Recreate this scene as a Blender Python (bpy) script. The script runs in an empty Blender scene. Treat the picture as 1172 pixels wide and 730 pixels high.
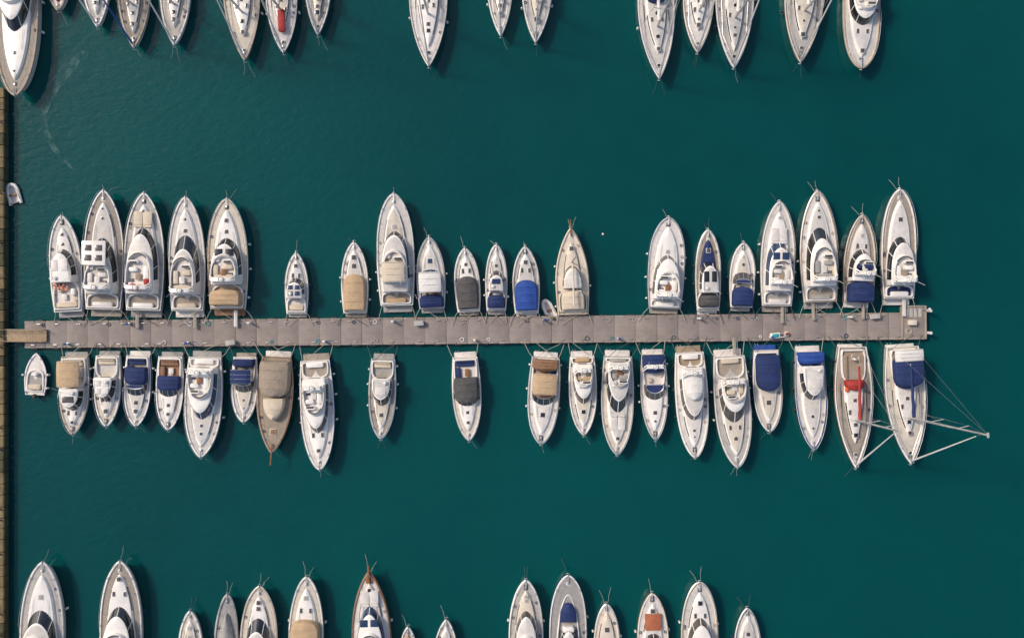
import bpy, math, random
from mathutils import Vector, Matrix
S=0.1; H=110.0
scene=bpy.context.scene
scene.view_settings.view_transform='Standard'
scene.view_settings.look='None'
scene.view_settings.exposure=0
def P(px,py,z=0.0):
    k=1-z/H
    return Vector(((px-586)*S*k,(365-py)*S*k,0))

# ---------------------------------------------------------------- materials
M={}
def mk(name,col,rough=0.4,metal=0.0,var=0.15,scale=1.5,bump=0.0,bscale=8.0,planks=None,coat=0.0,col2=None,spec=0.5):
    m=bpy.data.materials.new(name); m.use_nodes=True
    nt=m.node_tree; N=nt.nodes; Lk=nt.links
    bs=N['Principled BSDF']
    bs.inputs['Roughness'].default_value=rough
    bs.inputs['Metallic'].default_value=metal
    bs.inputs['Coat Weight'].default_value=coat
    bs.inputs['Specular IOR Level'].default_value=spec
    tc=N.new('ShaderNodeTexCoord'); oi=N.new('ShaderNodeObjectInfo')
    mul=N.new('ShaderNodeMath'); mul.operation='MULTIPLY'; mul.inputs[1].default_value=60
    Lk.new(oi.outputs['Random'],mul.inputs[0])
    add=N.new('ShaderNodeVectorMath'); add.operation='ADD'
    Lk.new(tc.outputs['Object'],add.inputs[0]); Lk.new(mul.outputs[0],add.inputs[1])
    nz=N.new('ShaderNodeTexNoise'); nz.inputs['Scale'].default_value=scale; nz.inputs['Detail'].default_value=4; nz.inputs['Roughness'].default_value=0.65
    Lk.new(add.outputs[0],nz.inputs['Vector'])
    cr=N.new('ShaderNodeValToRGB')
    c2=col2 if col2 else tuple(c*(1-var) for c in col)
    cr.color_ramp.elements[0].position=0.35; cr.color_ramp.elements[1].position=0.65
    cr.color_ramp.elements[0].color=(*c2,1); cr.color_ramp.elements[1].color=(*col,1)
    Lk.new(nz.outputs['Fac'],cr.inputs['Fac'])
    out=cr.outputs['Color']
    if planks:
        axis,period,dark=planks
        sp=N.new('ShaderNodeSeparateXYZ'); Lk.new(tc.outputs['Object'],sp.inputs[0])
        d=N.new('ShaderNodeMath'); d.operation='DIVIDE'; d.inputs[1].default_value=period
        Lk.new(sp.outputs[axis],d.inputs[0])
        fr=N.new('ShaderNodeMath'); fr.operation='FRACT'; Lk.new(d.outputs[0],fr.inputs[0])
        lt=N.new('ShaderNodeMath'); lt.operation='LESS_THAN'; lt.inputs[1].default_value=0.14
        Lk.new(fr.outputs[0],lt.inputs[0])
        mx=N.new('ShaderNodeMix'); mx.data_type='RGBA'
        Lk.new(lt.outputs[0],mx.inputs[0]); Lk.new(out,mx.inputs[6])
        mx.inputs[7].default_value=(*[c*dark for c in col],1)
        out=mx.outputs[2]
    Lk.new(out,bs.inputs['Base Color'])
    if bump>0:
        n2=N.new('ShaderNodeTexNoise'); n2.inputs['Scale'].default_value=bscale; n2.inputs['Detail'].default_value=3
        Lk.new(add.outputs[0],n2.inputs['Vector'])
        b=N.new('ShaderNodeBump'); b.inputs['Strength'].default_value=1.0; b.inputs['Distance'].default_value=bump
        Lk.new(n2.outputs['Fac'],b.inputs['Height']); Lk.new(b.outputs[0],bs.inputs['Normal'])
    M[name]=m
    return m
mk('gel',(.82,.785,.735),.3,var=.13,coat=.2,scale=1.1)
mk('gel2',(.68,.64,.60),.45,var=.18,scale=1.8)
mk('cream',(.68,.60,.49),.4,var=.14)
mk('nonskid',(.58,.55,.51),.7,var=.18,scale=2.2)
mk('nonskid2',(.44,.42,.39),.75,var=.2,scale=2.2)
mk('nonskid3',(.60,.54,.45),.75,var=.16,scale=2.2)
mk('grey',(.34,.325,.31),.7,var=.2,scale=2)
mk('dgrey',(.13,.128,.13),.7,var=.25,scale=2)
mk('teak',(.37,.28,.20),.7,var=.25,planks=('X',.16,.45),scale=2)
mk('teakg',(.36,.31,.255),.75,var=.22,planks=('X',.16,.5),scale=2)
mk('wood',(.30,.13,.05),.3,var=.3,planks=('X',.2,.5),coat=.3,scale=3)
mk('glass',(.022,.026,.032),.08,var=.5,spec=.9,scale=.9)
mk('glassb',(.022,.05,.115),.08,var=.4,spec=.9,scale=.9)
mk('smoke',(.10,.09,.082),.15,var=.45,spec=.7)
mk('navy',(.014,.032,.125),.85,var=.35,bump=.03,bscale=5)
mk('blue',(.018,.07,.32),.8,var=.3,bump=.03,bscale=5)
mk('tan',(.50,.35,.21),.85,var=.18,bump=.04,bscale=4)
mk('brown',(.27,.15,.085),.85,var=.25,bump=.04,bscale=4)
mk('taupe',(.32,.26,.20),.85,var=.2,bump=.05,bscale=4)
mk('charcoal',(.085,.082,.08),.8,var=.3,bump=.04,bscale=5)
mk('white',(.72,.69,.65),.8,var=.12,bump=.04,bscale=4)
mk('red',(.36,.03,.025),.7,var=.25,bump=.02)
mk('orange',(.42,.13,.06),.7,var=.25,bump=.02)
mk('lifering',(.70,.12,.03),.5,var=.1)
mk('beige',(.60,.51,.39),.7,var=.14,bump=.015,bscale=6)
mk('cushgrey',(.36,.34,.32),.8,var=.2,bump=.015,bscale=6)
mk('steel',(.62,.61,.60),.3,metal=.8,var=.1)
mk('alu',(.55,.54,.52),.4,metal=.4,var=.12)
mk('rubber',(.03,.03,.032),.6,var=.3)
mk('railgrey',(.22,.215,.21),.5,var=.2)
mk('rope',(.46,.42,.34),.9,var=.3,scale=8)
mk('roped',(.10,.10,.11),.9,var=.3,scale=8)
mk('antifoul',(.03,.05,.08),.8,var=.35)
mk('antired',(.14,.045,.03),.8,var=.35)
mk('pontA',(.280,.238,.216),.85,var=.2,scale=.7,bump=.01,bscale=20)
mk('pontB',(.270,.228,.208),.85,var=.22,scale=.8,bump=.01,bscale=20)
mk('pontC',(.290,.246,.220),.85,var=.2,scale=.8,bump=.01,bscale=20)
mk('pontedge',(.35,.30,.25),.8,var=.3,scale=2)
mk('timber',(.44,.32,.20),.8,var=.3,scale=2,planks=('X',.25,.5))
mk('stone',(.24,.18,.09),.9,var=.55,scale=.7,bump=.05,bscale=3)
mk('algae',(.075,.07,.03),.8,var=.5,scale=1.2,bump=.05,bscale=4)
mk('concrete',(.30,.26,.20),.9,var=.3,scale=.4,bump=.02,bscale=6)
mk('tealp',(.03,.32,.34),.6,var=.2)

# ---------------------------------------------------------------- builder
class G:
    def __init__(self,name,loc=(0,0,0),rot=0.0):
        self.name=name; self.gr={}; self.loc=loc; self.rot=rot
    def add(self,g,verts,faces,mat,smooth=True):
        d=self.gr.setdefault(g,dict(v=[],f=[],m=[],ml=[],s=[]))
        o=len(d['v']); d['v']+= [tuple(v) for v in verts]
        for k,f in enumerate(faces):
            mm=mat[k] if isinstance(mat,list) else mat
            if mm not in d['ml']: d['ml'].append(mm)
            d['f'].append(tuple(i+o for i in f)); d['m'].append(d['ml'].index(mm)); d['s'].append(smooth)
    def finish(self,angle=35):
        e=bpy.data.objects.new(self.name,None); scene.collection.objects.link(e)
        e.location=self.loc; e.rotation_euler=(0,0,self.rot); e.empty_display_size=.5
        for g,d in self.gr.items():
            me=bpy.data.meshes.new(g); me.from_pydata(d['v'],[],d['f'])
            for mm in d['ml']: me.materials.append(M[mm])
            me.polygons.foreach_set('material_index',d['m'])
            me.polygons.foreach_set('use_smooth',d['s'])
            me.update(); me.set_sharp_from_angle(angle=math.radians(angle))
            o=bpy.data.objects.new(g,me); scene.collection.objects.link(o); o.parent=e
        return e
    def rbox(self,g,cx,cy,z0,sx,sy,sz,mat,b=.05,rot=0):
        b=min(b,sx*.45,sy*.45,sz*.45)
        def loop(i,z):
            x=sx/2-i; y=sy/2-i; c=b*1.2
            return [(x,-y+c,z),(x,y-c,z),(x-c,y,z),(-x+c,y,z),(-x,y-c,z),(-x,-y+c,z),(-x+c,-y,z),(x-c,-y,z)]
        vs=loop(0,0)+loop(0,sz-b)+loop(b*.3,sz-b*.3)+loop(b*.9 if b*.9<min(sx,sy)/2-b*1.2 else b*.3,sz)
        ca,sa=math.cos(rot),math.sin(rot)
        vs=[(cx+x*ca-y*sa,cy+x*sa+y*ca,z0+z) for x,y,z in vs]
        fs=[]
        for l in range(3):
            for k in range(8):
                a=l*8+k; bb=l*8+(k+1)%8
                fs.append((a,bb,bb+8,a+8))
        fs.append(tuple(range(24,32))); fs.append(tuple(range(7,-1,-1)))
        self.add(g,vs,fs,mat)
    def tube(self,g,pts,r,mat,n=5,closed=False,r1=None):
        pts=[Vector(p) for p in pts]; vs=[]; m=len(pts)
        for i,p in enumerate(pts):
            if closed: t=pts[(i+1)%m]-pts[i-1]
            else: t=pts[min(i+1,m-1)]-pts[max(i-1,0)]
            if t.length<1e-6: t=Vector((0,0,1))
            t.normalize()
            up=Vector((0,0,1)) if abs(t.z)<.9 else Vector((1,0,0))
            a=t.cross(up).normalized(); b=t.cross(a)
            rr=r if r1 is None else r+(r1-r)*i/(m-1)
            for k in range(n):
                an=2*math.pi*k/n
                vs.append(p+a*math.cos(an)*rr+b*math.sin(an)*rr)
        fs=[]
        for i in range(m if closed else m-1):
            for k in range(n):
                j=(i+1)%m
                fs.append((i*n+k,i*n+(k+1)%n,j*n+(k+1)%n,j*n+k))
        if not closed:
            fs.append(tuple(range(n-1,-1,-1))); fs.append(tuple(range((m-1)*n,m*n)))
        self.add(g,vs,fs,mat)
    def ring(self,g,x,y,z,R,r,mat,n=16,tn=6):
        pts=[(x+R*math.cos(2*math.pi*i/n),y+R*math.sin(2*math.pi*i/n),z) for i in range(n)]
        self.tube(g,pts,r,mat,n=tn,closed=True)
    def capsule(self,g,x,y,z0,z1,r,mat,n=8):
        prof=[(0.02,z0),(r*.7,z0+r*.3),(r,z0+r),(r,z1-r),(r*.7,z1-r*.3),(.02,z1)]
        vs=[];fs=[]
        for rr,z in prof:
            for k in range(n):
                a=2*math.pi*k/n; vs.append((x+rr*math.cos(a),y+rr*math.sin(a),z))
        for i in range(len(prof)-1):
            for k in range(n): fs.append((i*n+k,i*n+(k+1)%n,(i+1)*n+(k+1)%n,(i+1)*n+k))
        fs.append(tuple(range((len(prof)-1)*n,len(prof)*n)))
        self.add(g,vs,fs,mat)

NS=14
def loop2(y0,y1,w,p,q,rr=.06,rw=1.0):
    R=[]
    for j in range(NS+1):
        u=j/NS
        s=1-(1-u)**1.6 if u>0 else 0
        h=w/2*max(0,1-s**p)**q
        if j==0: h*=.93
        y=y0+(y1-y0)*s
        R.append((h,y,s))
    R[-1]=(0,y1,1)
    return R[:]+[(-x,y,s) for x,y,s in reversed(R[:-1])]
def loft(b,g,levels,mats,capmat,crown=.05,ripple=None,slope=0.0,cols=3):
    vs=[];fs=[];ms=[]
    n=2*NS+1
    for (y0,y1,w,p,q,z) in levels:
        for (x,y,s) in loop2(y0,y1,w,p,q):
            vs.append((x,y,z(y) if callable(z) else z+slope*s))
    for l in range(len(levels)-1):
        for k in range(n):
            k2=(k+1)%n
            fs.append((l*n+k,l*n+k2,(l+1)*n+k2,(l+1)*n+k))
            s=min(k,n-1-k)/NS
            mm=mats[l]
            if callable(mm): mm=mm(k,s,k==n-1)
            ms.append(mm)
    b.add(g,vs,fs,ms)
    top=vs[(len(levels)-1)*n:]
    cv=[];cf=[]
    C=2*cols
    for j in range(NS+1):
        xr,y,z=top[j]
        for c in range(C+1):
            k=1-2*c/C
            s=j/NS
            e=min(1,s*6)*min(1,(1-s)*4)
            zz=z+crown*(1-k*k)*(.35+.65*e)
            if ripple: zz+=ripple(y)*(1-k*k)
            cv.append((xr*k,y,zz))
    for j in range(NS):
        for c in range(C):
            a=j*(C+1)+c
            cf.append((a,a+C+1,a+C+2,a+1))
    b.add(g,cv,cf,capmat)

class Boat(G):
    def __init__(s,name,bow,stern,wpx,seed=0,deck='nonskid',hull='gel',cap=None,p=None,q=None,sw=.86,fb=None,pl=.055,plm=None,rub=None,rise=.5,sail=False,trim=None):
        B=P(*bow,1.2); A=P(*stern,.8)
        v=B-A; s.L=v.length; s.W=wpx*S*.99
        super().__init__(name,A,math.atan2(-v.x,v.y))
        s.rnd=random.Random(seed*7+13); r=s.rnd
        if p is None: p=r.uniform(2.2,2.75)
        if q is None: q=r.uniform(.62,.72)
        if deck=='nonskid': deck=r.choice(['nonskid','nonskid','nonskid2','nonskid3','gel2'])
        if plm is None: plm=r.choice(['gel2','teakg','grey','gel2'])
        if rub is None: rub=r.choice(['railgrey','rubber','navy','gel2','railgrey','steel'])
        if trim is None and hull=='gel': trim=r.choice(['gel','gel','gel2','steel','tan'] )
        s.p,s.q,s.sw=p,q,sw
        s.pl=pl*s.L; s.F=fb if fb else .55+.048*s.L; s.rise=rise*s.L/13
        s.hullf(deck,hull,cap or hull,rub,trim)
        if pl>0:
            w=s.W*sw*.9
            s.rbox('swim_platform',0,s.pl*.5+.02,.28,w,s.pl+.1,.14,plm,.1)
            if s.L>9: 
                s.tube('swim_ladder',[(w*.3,.02,.45),(w*.3,-.18,.35),(w*.3,-.2,-.3)],.025,'steel')
                s.tube('swim_ladder',[(w*.42,.02,.45),(w*.42,-.18,.35),(w*.42,-.2,-.3)],.025,'steel')
    def Y(s,t): return s.pl+(s.L-s.pl)*t
    def hw(s,t):
        if t<.38: return s.W/2*(s.sw+(1-s.sw)*math.sin(math.pi/2*t/.38))
        u=min(1,(t-.38)/.62)
        return max(.015,s.W/2*max(0,1-u**s.p)**s.q)
    def zd(s,y):
        t=max(0,min(1.05,(y-s.pl)/(s.L-s.pl)))
        return s.F+s.rise*t*t
    def hullf(s,deck,hull,cap,rub,trim):
        N=28
        T=[1-(1-i/N)**1.8 for i in range(N+1)]
        anti='antired' if s.rnd.random()<.3 else 'antifoul'
        def row(fo,fz,fy):
            return [(fo(t),s.Y(t)+fy(t),fz(t)) for t in T]
        zg=lambda t:s.zd(s.Y(t))+.11
        cw=.10
        R=[row(lambda t:s.hw(t)*.5*(1-t*.5),lambda t:-.75+.4*t,lambda t:-.10*s.L*t**4),
           row(lambda t:s.hw(t)*(.88-.3*t**3),lambda t:.02,lambda t:-.06*s.L*t**5),
           row(lambda t:s.hw(t)*(.90-.28*t**3),lambda t:.14,lambda t:-.055*s.L*t**5),
           row(lambda t:s.hw(t)*(.97-.08*t**3),lambda t:zg(t)-.26,lambda t:-.015*s.L*t**6),
           row(lambda t:s.hw(t)+.0,lambda t:zg(t)-.22,lambda t:0),
           row(lambda t:s.hw(t)+.035,lambda t:zg(t)-.18,lambda t:.03*t),
           row(lambda t:s.hw(t)+.035,lambda t:zg(t)-.07,lambda t:.03*t),
           row(lambda t:s.hw(t)-.01,lambda t:zg(t)-.03,lambda t:0),
           row(lambda t:max(.008,s.hw(t)-.04),lambda t:zg(t),lambda t:-.03*t),
           row(lambda t:max(.004,s.hw(t)-cw-.03),lambda t:zg(t),lambda t:-.12*t+.05*(1-t)),
           row(lambda t:max(.002,s.hw(t)-cw-.06),lambda t:zg(t)-.13,lambda t:-.16*t+.08*(1-t))]
        mats=[anti,'rubber' if s.rnd.random()<.4 else anti,hull,hull,rub,rub,rub,cap,trim or cap,cap]
        vs=[];fs=[];ms=[]
        n=N+1
        for sg in (1,-1):
            o=len(vs)
            for r in R: vs+= [(x*sg,y,z) for x,y,z in r]
            for l in range(len(R)-1):
                for i in range(N):
                    a=o+l*n+i; f=(a,a+1,a+n+1,a+n)
                    fs.append(f if sg==1 else f[::-1]); ms.append(mats[l])
        half=len(R)*n
        for l in range(len(R)-1):
            a=l*n; fs.append((a+n,half+a+n,half+a,a)); ms.append(mats[l])
        s.add('hull',vs,fs,ms)
        s.add('hull',[(x,y,z) for x,y,z in R[0]]+[(-x,y,z) for x,y,z in R[0]],[(i+1,i,n+i,n+i+1) for i in range(N)],anti)
        dv=[];df=[];r=R[-1]
        for (x,y,z) in r:
            for k in (1,.5,0,-.5,-1): dv.append((x*k,y,z+.05*(1-k*k)*min(1,x)))
        for i in range(N):
            for c in range(4):
                a=i*5+c; df.append((a,a+5,a+6,a+1))
        s.add('deck',dv,df,deck)
    # ---- components
    def lv(s,t0,t1,w,p,q,z,i=0,fi=0,bi=0):
        return (s.Y(t0)+bi,s.Y(t1)-fi,w-2*i,p,q,z)
    def trunk(s,t0,t1,wf,h,mat='gel',p=2.3,q=.72,win=None,g='coachroof',cap=None):
        w=s.W*wf; r=s.rnd
        if cap is None: cap=r.choice(['gel','gel','nonskid','gel2','nonskid3']) if mat=='gel' else mat
        if win is None and r.random()<.45: win=r.choice(['smoke','glass'])
        z=lambda d:(lambda y:s.zd(y)+d)
        L=[s.lv(t0,t1,w,p,q,z(-.1)),s.lv(t0,t1,w,p,q,z(h*.35),.02,.04),s.lv(t0,t1,w,p,q,z(h*.75),.12,.2,.02),s.lv(t0,t1,w,p,q,z(h*.95),.18,.32,.05),s.lv(t0,t1,w,p,q,z(h),.28,.5,.1)]
        a,c=(.25,.6) if s.name!='sailboat' else (.2,.7)
        m=lambda k,ss,rr:(win if (win and not rr and a<ss<c) else mat)
        loft(s,g,L,[mat,m,mat,mat],cap,crown=.06)
    def hatch(s,t,x,z=None,sz=.5,mat='glass',sy=None):
        y=s.Y(t); z=(s.zd(y)+z) if z is not None else s.zd(y)+.1
        s.rbox('hatches',x,y,z,sz+.12,(sy or sz)+.12,.07,'gel2',.05)
        s.rbox('hatches',x,y,z+.05,sz,(sy or sz),.05,mat,.05)
    def fore(s,hs,hatm,z=.3):
        r=s.rnd; style=r.randrange(5)
        sz=r.uniform(.3,.5)
        if hatm=='glass': hatm=r.choice(['glass','smoke','smoke','cushgrey'])
        if style==0:
            for t in hs: s.hatch(t,0,z,sz,hatm)
        elif style==1:
            y=s.Y(hs[0]); zz=s.zd(y)+z; R=sz*.5
            s.capsule('round_hatch',0,y,zz-.4,zz+.1,R+.06,'gel2',14); s.capsule('round_hatch',0,y,zz-.4,zz+.13,R*.8,hatm,14)
            if len(hs)>1: s.hatch(hs[1],0,z,sz*.8,'smoke')
        elif style==2 and s.L>10:
            y=s.Y(hs[-1]-.02); zz=s.zd(y)+z-.03; c=r.choice(['beige','gel2','cushgrey','gel2','white'])
            for sg in (1,-1):
                s.rbox('sunpad',sg*s.W*.115,y,zz,s.W*.22,1.5,.14,c,.07); s.rbox('sunpad',sg*s.W*.115,y-.9,zz,s.W*.22,.28,.22,c,.08)
            s.hatch(min(.84,hs[0]+.05),0,z-.03,sz*.8,hatm)
        elif style==3:
            s.hatch(hs[0],0,z,sz,hatm)
            for sg in (1,-1): s.hatch(hs[-1]-.06,sg*s.W*.13,z,.26,'smoke',.5)
        else:
            s.hatch(hs[-1],0,z,sz*1.1,hatm)
            s.rbox('anchor_locker',0,s.Y(.87),s.zd(s.Y(.87))+.03,.6 if s.W>3 else .4,.5,.06,'gel2',.04)
        if r.random()<.5:
            for sg in (1,-1): s.tube('grab_rail',[(sg*s.W*.2,s.Y(.56),s.zd(s.Y(.56))+z+.12),(sg*s.W*.16,s.Y(.7),s.zd(s.Y(.7))+z+.1)],.022,'steel',n=4)
    def house(s,t0,t1,wf,h=1.25,rake=1.0,mat='gel',glass='glass',p=3.2,q=.6,sill=.38,over=.06,side=.23):
        w=s.W*wf; zb=s.zd(s.Y((t0+t1)/2))-.05; r=s.rnd
        p=r.uniform(2.7,4.2)
        if s.W<3.2: side=.18
        L=[s.lv(t0,t1,w,p,q,zb-.5),s.lv(t0,t1,w,p,q,zb+sill,.03,.05),
           s.lv(t0,t1,w,p,q,zb+h,side,rake,.08),
           s.lv(t0,t1,w,p,q,zb+h+.02,side-over,rake-over*2,.0),
           s.lv(t0,t1,w,p,q,zb+h+.09,side-over,rake-over*2,.0),
           s.lv(t0,t1,w,p,q,zb+h+.15,side+.05,rake+.08,.08)]
        gm=lambda k,ss,rr: mat if (rr or ss<.08) else glass
        loft(s,'cabin',L,[mat,gm,mat,mat,mat],r.choice(['nonskid','gel2',mat,mat]),crown=.08)
        a=loop2(*L[1][:5]); c=loop2(*L[2][:5])
        for j in r.choice([(4,8,NS),(3,7,11),(5,9,NS),(4,10,NS)]):
            for jj in ((j,2*NS-j) if j!=NS else (j,)):
                s.tube('window_frames',[(a[jj][0],a[jj][1],L[1][5]),(c[jj][0],c[jj][1],L[2][5])],.045,mat,n=4)
        # rear door opening
        yb=s.Y(t0)+.02
        s.rbox('saloon_door',0,yb-.03,zb+.15,w*.4,.06,h-.3,'glass',.02)
        s.zr=zb+h+.15; return s.zr
    def cockpit(s,t0,t1,wf,floor='teak',coam='gel',cush='beige',h=.35,seats=True,p=7,q=.5):
        w=s.W*wf; zb=s.zd(s.Y((t0+t1)/2))
        L=[s.lv(t0,t1,w,p,q,zb-.2),s.lv(t0,t1,w,p,q,zb+h*.8,.02,.02,.02),s.lv(t0,t1,w,p,q,zb+h,.07,.07,.07),s.lv(t0,t1,w,p,q,zb+h,.17,.17,.17),s.lv(t0,t1,w,p,q,zb+.03,.21,.21,.21)]
        loft(s,'cockpit',L,[coam]*4,floor,crown=.0)
        if seats:
            y0=s.Y(t0)+.25; l=s.Y(t1)-s.Y(t0)-.6; iw=w-.5; m=s.rnd.choice((1,-1))
            s.rbox('seats',0,y0+.3,zb+.03,iw*.9,.6,.3,cush,.08)
            s.rbox('seats',0,y0+.08,zb+.3,iw*.9,.16,.2,cush,.06)
            if l>2.0:
                s.rbox('seats',m*(-iw/2+.3),y0+.65+l*.22,zb+.03,.52,l*.4,.3,cush,.08)
                s.rbox('table',m*iw*.08,y0+.65+l*.2,zb+.25,.55,l*.25,.06,s.rnd.choice(['wood','gel2','teak']),.05)
                s.rbox('helm_seat',m*iw*.25,y0+l*.72,zb+.03,.55,.5,.45,cush,.1)
                s.rbox('helm_console',m*iw*.22,y0+l*.98,zb+.03,.9,.35,.55,'gel',.1)
                s.rbox('helm_console',m*iw*.22,y0+l*.95,zb+.58,.6,.2,.04,'rubber',.03)
    def fly(s,t0,t1,wf,z,floor='nonskid',cush='beige',ws='smoke',h=.5,mat='gel'):
        w=s.W*wf; p,q=s.rnd.uniform(3.2,4.6),.55; r=s.rnd; m=r.choice((1,-1))
        L=[s.lv(t0,t1,w,p,q,z-.12),s.lv(t0,t1,w,p,q,z+h*.5,-.03,.04),s.lv(t0,t1,w,p,q,z+h,.04,.22,.03),s.lv(t0,t1,w,p,q,z+h,.13,.38,.11),s.lv(t0,t1,w,p,q,z+.06,.17,.44,.15)]
        th=r.uniform(.6,.8)
        top=lambda k,ss,rr: ws if ss>th and not rr else mat
        loft(s,'flybridge',L,[mat,mat,top,mat],floor,crown=0)
        y0=s.Y(t0); l=s.Y(t1)-y0; iw=w-.4
        s.rbox('flybridge_seats',-iw*.02,y0+.55,z+.05,iw*.84,.6,.3,cush,.08)
        s.rbox('flybridge_seats',-iw*.02,y0+.28,z+.3,iw*.84,.14,.22,cush,.06)
        s.rbox('flybridge_seats',m*(-iw/2+.42),y0+l*.42,z+.05,.55,l*.35,.3,cush,.08)
        s.rbox('flybridge_seats',m*iw*.22,y0+l*.52,z+.05,.95,.5,.42,cush,.1)
        s.rbox('flybridge_console',m*iw*.2,y0+l*.72,z+.05,1.1,.4,.5,mat,.1)
        s.rbox('flybridge_console',m*iw*.2,y0+l*.70,z+.55,.8,.2,.05,'rubber',.03)
        s.rbox('table',m*iw*.0,y0+l*.34,z+.3,.6,.75,.06,r.choice(['wood','gel2','teak']),.05)
        if r.random()<.5: s.rbox('liferaft',-m*iw*.28,y0+l*.8,z+.05,.5,.7,.3,'gel',.1)
        s.rbox('stair_opening',m*iw*.3,y0+l*.2,z+.075,.5,.8,.02,'dgrey',.01)
    def arch(s,t,wf,z,h=.9,mat='gel'):
        w=s.W*wf/2; y=s.Y(t)
        for dy in (0,.3):
            pts=[(w,y+dy+.5,z),(w*.94,y+dy+.2,z+h*.7),(w*.75,y+dy,z+h),(0,y+dy,z+h+.05),(-w*.75,y+dy,z+h),(-w*.94,y+dy+.2,z+h*.7),(-w,y+dy+.5,z)]
            s.tube('radar_arch',pts,.09,mat,n=6)
        s.rbox('radar_arch',0,y+.15,z+h+.0,w*1.5,.34,.08,mat,.05)
        s.capsule('radar',0,y+.15,z+h+.05,z+h+.33,.27,'gel',12)
        s.tube('antenna',[(w*.6,y+.1,z+h),(w*.8,y-.5,z+h+2.2)],.018,'gel',n=4)
        s.tube('antenna',[(-w*.6,y+.1,z+h),(-w*.7,y-.6,z+h+1.6)],.018,'gel',n=4)
    def canvas(s,t0,t1,wf,z0,z1,mat,p=9,q=.5,ribs=3,crown=.16,g='canvas_cover',inset=.18):
        w=s.W*wf; y0=s.Y(t0); y1=s.Y(t1)
        L=[s.lv(t0,t1,w,p,q,z0),s.lv(t0,t1,w,p,q,(z0+z1)/2,.04,.03,.02),s.lv(t0,t1,w,p,q,z1-.05,inset*.7,inset*.5,inset*.5),s.lv(t0,t1,w,p,q,z1,inset,inset,inset)]
        rp=lambda y: .07*abs(math.cos(math.pi*ribs*(y-y0)/(y1-y0)))
        loft(s,g,L,[mat]*3,mat,crown=crown,ripple=rp)
        for k in range(1,ribs):
            y=y0+(y1-y0)*k/ribs; a=w/2-inset
            s.tube(g,[(a*c,y,z1+crown*(1-c*c)+.09*(1-c*c)-.0) for c in (-1,-.5,0,.5,1)],.022,mat,n=4)
    def bimini(s,t0,t1,wf,z,mat):
        w=s.W*wf/2; y0=s.Y(t0); y1=s.Y(t1); n=8; m=8
        vs=[];fs=[]
        for dz in (0,-.04):
            for i in range(n+1):
                for j in range(m+1):
                    k=-1+2*j/m; u=i/n
                    vs.append((w*k*(1-.04*(abs(2*u-1))**4),y0+(y1-y0)*u,z+dz+.16*(1-k*k)-.03*math.sin(math.pi*((u*3)%1))+(-.08 if i in(0,n) else 0)-(.06 if j in (0,m) else 0)))
        o=(n+1)*(m+1)
        for i in range(n):
            for j in range(m):
                a=i*(m+1)+j; fs.append((a,a+1,a+m+2,a+m+1)); fs.append((o+a+m+1,o+a+m+2,o+a+1,o+a))
        s.add('bimini_top',vs,fs,mat)
        for u in (0.04,.36,.66,.96):
            y=y0+(y1-y0)*u
            s.tube('bimini_frame',[(w,(y0+y1)/2,z-1.1),(w*.98,y,z-.05),(w*.5,y,z+.13),(0,y,z+.175),(-w*.5,y,z+.13),(-w*.98,y,z-.05),(-w,(y0+y1)/2,z-1.1)],.02,'steel',n=4)
    def rails(s,t0=.42,h=.6,aft=False):
        T=[t0+(0.985-t0)*(1-(1-i/9)**1.5) for i in range(10)]
        for sg in (1,-1):
            pts=[((max(.06,s.hw(t)-.1))*sg,s.Y(t)-.05,s.zd(s.Y(t))+.1+h*min(1,(t-t0)*12+.15)) for t in T]
            s.tube('guard_rail',pts,.024,'steel',n=4)
            for i in range(0,10,2):
                x,y,z=pts[i]; s.tube('guard_rail',[(x,y,s.zd(y)+.05),(x,y,z)],.02,'steel',n=4)
        x,y,z=pts[-1]; s.tube('guard_rail',[(-x,y,z),(0,y+.12,z),(x,y,z)],.024,'steel',n=4)
    def gear(s,ropes=True,fend=True,bowlines=True,anchor=True,pass_=False):
        r=s.rnd
        yb=s.Y(.985); z=s.zd(yb)
        if anchor:
            s.tube('anchor',[(0,yb-.7,z+.16),(0,yb+.22,z+.2),(0,yb+.3,z-.1)],.05,'steel')
            s.tube('anchor',[(-.18,yb+.25,z-.15),(0,yb+.34,z+.02),(.18,yb+.25,z-.15)],.04,'steel')
            s.rbox('windlass',0,s.Y(.925),s.zd(s.Y(.925)),.22,.3,.22,'steel',.05)
            s.rbox('windlass',0,s.Y(.925)+.05,s.zd(s.Y(.925))-.02,.5 if s.W>3 else .3,.7,.05,'dgrey' if r.random()<.4 else 'gel2',.04)
        for t in (.06,.48,.86):
            for sg in (1,-1):
                x=(s.hw(t)-.12)*sg; y=s.Y(t); s.tube('cleats',[(x,y-.13,s.zd(y)+.2),(x,y+.13,s.zd(y)+.2)],.03,'steel',n=4)
                s.tube('cleats',[(x,y,s.zd(y)),(x,y,s.zd(y)+.2)],.03,'steel',n=4)
        if fend:
            fm=r.choice(['white','navy','white','rubber','gel'])
            for sg in (1,-1):
                for t in ((.12,.34,.58) if s.L>9 else (.2,.5)):
                    if r.random()<.15: continue
                    t+=r.uniform(-.04,.04); y=s.Y(t); x=(s.hw(t)+.15)*sg
                    s.capsule('fenders',x,y,s.F*.3,s.F*.3+.7,.13,fm)
                    s.tube('fenders',[(x,y,s.F*.3+.68),((s.hw(t)-.05)*sg,y,s.zd(y)+.13)],.018,'roped',n=3)
        rm=r.choice(['rope','rope','roped'])
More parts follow.
